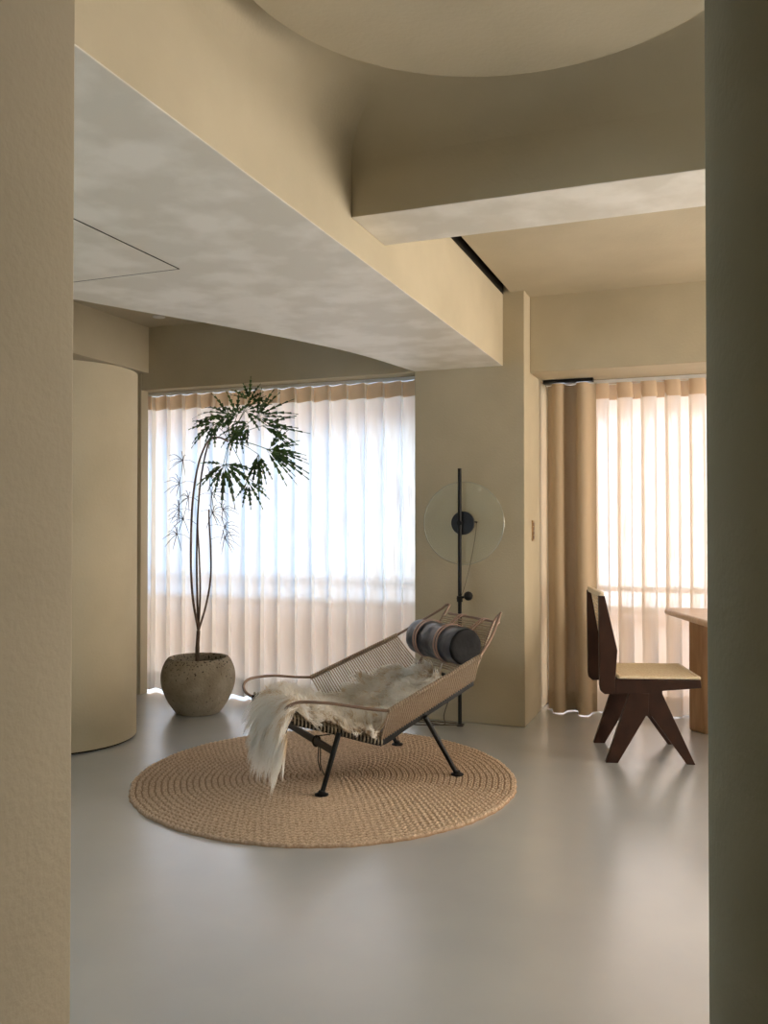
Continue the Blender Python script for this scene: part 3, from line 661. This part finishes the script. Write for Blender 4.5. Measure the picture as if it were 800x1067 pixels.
MB().tube(spline([(LX-.02,LY+.06,.62),(LX-.05,LY+.07,.30),(LX-.12,LY+.05,.06),(LX-.10,LY-.02,.006),(LX-.25,LY+.0,.006),(LX-.42,LY-.06,.006),(LX-.55,LY-.02,.006),(LX-.40,LY+.05,.006),(LX-.2,LY+.04,.006),(LX+.02,LY+.02,.008),(LX-.1,LY-.06,.012),(LX-.3,LY-.09,.006),(LX-.45,LY-.01,.006)], 10), .0035, 6).build('power_cord', cdm, fl, smooth=True)
MB().lathe([(.022,0),(.022,.004),(.014,.008)], (LX,LY,0), 24).build('foot', M['black'], fl, smooth=True)

# ------------------------------------------------------------ cane seat chair
JA = math.atan2(.12, .42); JO = (-.527, 4.827); JU = (math.cos(JA), math.sin(JA)); JV = (-math.sin(JA), math.cos(JA))
def J(p): return (JO[0]+p[0]*JU[0]+p[1]*JV[0], JO[1]+p[0]*JU[1]+p[1]*JV[1], p[2])
jc = empty('dining_chair', (*J((.2,.23,0))[:2], 0), 'dark wooden chair with cane seat and V shaped legs, drawn up to the table', 'chair')
frame = [(-.060,.905),(-.027,.905),(.040,.609),(.028,.455),(.479,.455),(.484,.412),(.277,.394)]
leg = [(.277,.400),(.449,0),(.406,0),(.22,.258),(.19,.258),(.040,0),(-.024,0),(.099,.385)]
back = [(-.060,.905),(-.027,.905),(.040,.609),(.028,.455),(.028,.372),(-.030,.372),(-.050,.388),(-.056,.42)]
rail = [(.028,.455),(.479,.455),(.484,.412),(.277,.394),(.277,.378),(.099,.378),(.028,.372)]
for v0, v1 in ((0,.034),(.426,.46)):
    MB().prism(back, v0, v1, lambda a, b, h: J((a, h, b))).build('back_post', M['chairwood'], jc, bevel=.003)
    MB().prism(rail, v0, v1, lambda a, b, h: J((a, h, b))).build('side_rail', M['chairwood'], jc, bevel=.003)
    MB().prism([(.277,.394),(.277,.378),(.449,0),(.406,0),(.22,.258),(.205,.258),(.205,.378)], v0, v1, lambda a, b, h: J((a, h, b))).build('leg', M['chairwood'], jc, bevel=.002)
    MB().prism([(.205,.378),(.205,.258),(.19,.258),(.040,0),(-.024,0),(.099,.365),(.099,.378)], v0, v1, lambda a, b, h: J((a, h, b))).build('leg', M['chairwood'], jc, bevel=.002)
MB().prism([(.442,.45),(.479,.45),(.482,.415),(.442,.412)], .034, .426, lambda a, b, h: J((a, h, b))).build('front_rail', M['chairwood'], jc, bevel=.002)
MB().prism([(.03,.45),(.06,.45),(.06,.40),(.03,.40)], .034, .426, lambda a, b, h: J((a, h, b))).build('rear_rail', M['chairwood'], jc, bevel=.002)
MB().prism([(.13,.40),(.18,.40),(.18,.35),(.13,.35)], .034, .426, lambda a, b, h: J((a, h, b))).build('stretcher', M['chairwood'], jc, bevel=.002)
def cane(name, org, du, dv, nu, nv, thick, rad, border):
    b = MB(); o = np.array(org); du = np.array(du); dv = np.array(dv); nrm = np.cross(du, dv); nrm = nrm/np.linalg.norm(nrm)*thick
    def P(a, c, k=0): return tuple(o+du*a+dv*c+nrm*k)
    for i in range(nu+1): b.tube([J(P(i/nu, 0)), J(P(i/nu, 1))], rad, 5)
    for j in range(nv+1): b.tube([J(P(0, j/nv, .6)), J(P(1, j/nv, .6))], rad, 5)
    m_ = b.build(name, M['cane'], jc, smooth=True)
    for q in ([(0,0),(1,0)], [(0,1),(1,1)], [(0,0),(0,1)], [(1,0),(1,1)]):
        pass
    bb = MB()
    for (a0, c0, a1, c1) in ((0,0,1,0),(0,1,1,1),(0,0,0,1),(1,0,1,1)): bb.tube([J(P(a0,c0,.5)), J(P(a1,c1,.5))], border, 8)
    bb.build('cane_border', M['cane'], m_, smooth=True)
    return m_
cane('cane_seat', (.050,.012,.461), (.425,0,.002), (0,.436,0), 24, 15, .003, .0040, .009)
cane('cane_back', (-.034,.034,.90), (.060,0,-.34), (0,.392,0), 16, 18, .004, .0034, .007)
MB().prism([(-.055,.925),(-.03,.925),(-.03,.895),(-.055,.895)], .010, .45, lambda a, b, h: J((a, h, b))).build('top_rail', M['cane'], jc, bevel=.004)

# ------------------------------------------------------------ table
tb = empty('dining_table', (.8, 5.5, 0), 'pale wooden table with rounded corners and slab legs, half hidden behind the near column', 'table')
def rrect(x0, x1, y0, y1, r, n=8):
    out = []
    for (cx, cy, a0) in ((x1-r,y1-r,0),(x0+r,y1-r,90),(x0+r,y0+r,180),(x1-r,y0+r,270)):
        for i in range(n+1):
            a = math.radians(a0+90*i/n); out.append((cx+r*math.cos(a), cy+r*math.sin(a)))
    return out
tp = [(-.296,5.80),(-.27,5.86),(-.20,5.89),(1.9,5.93),(1.98,5.86),(1.98,5.02),(1.9,4.95),(.10,4.93),(.03,4.98)]
MB().prism(tp, .718, .757, lambda x, y, h: (x, y, h)).build('table_top', M['tabletop'], tb, bevel=.014)
lgp = rrect(-.155, .02, 5.56, 5.80, .03)
MB().prism([(-.150,5.77),(-.06,5.69),(.06,5.69),(.06,5.80),(-.12,5.82)], 0, .720, lambda x, y, h: (x, y, h)).build('table_leg', M['tablewood'], tb, bevel=.012)
MB().prism([(1.60,5.2),(1.75,5.2),(1.75,5.75),(1.60,5.75)], 0, .720, lambda x, y, h: (x, y, h)).build('table_leg', M['tablewood'], tb, bevel=.012)
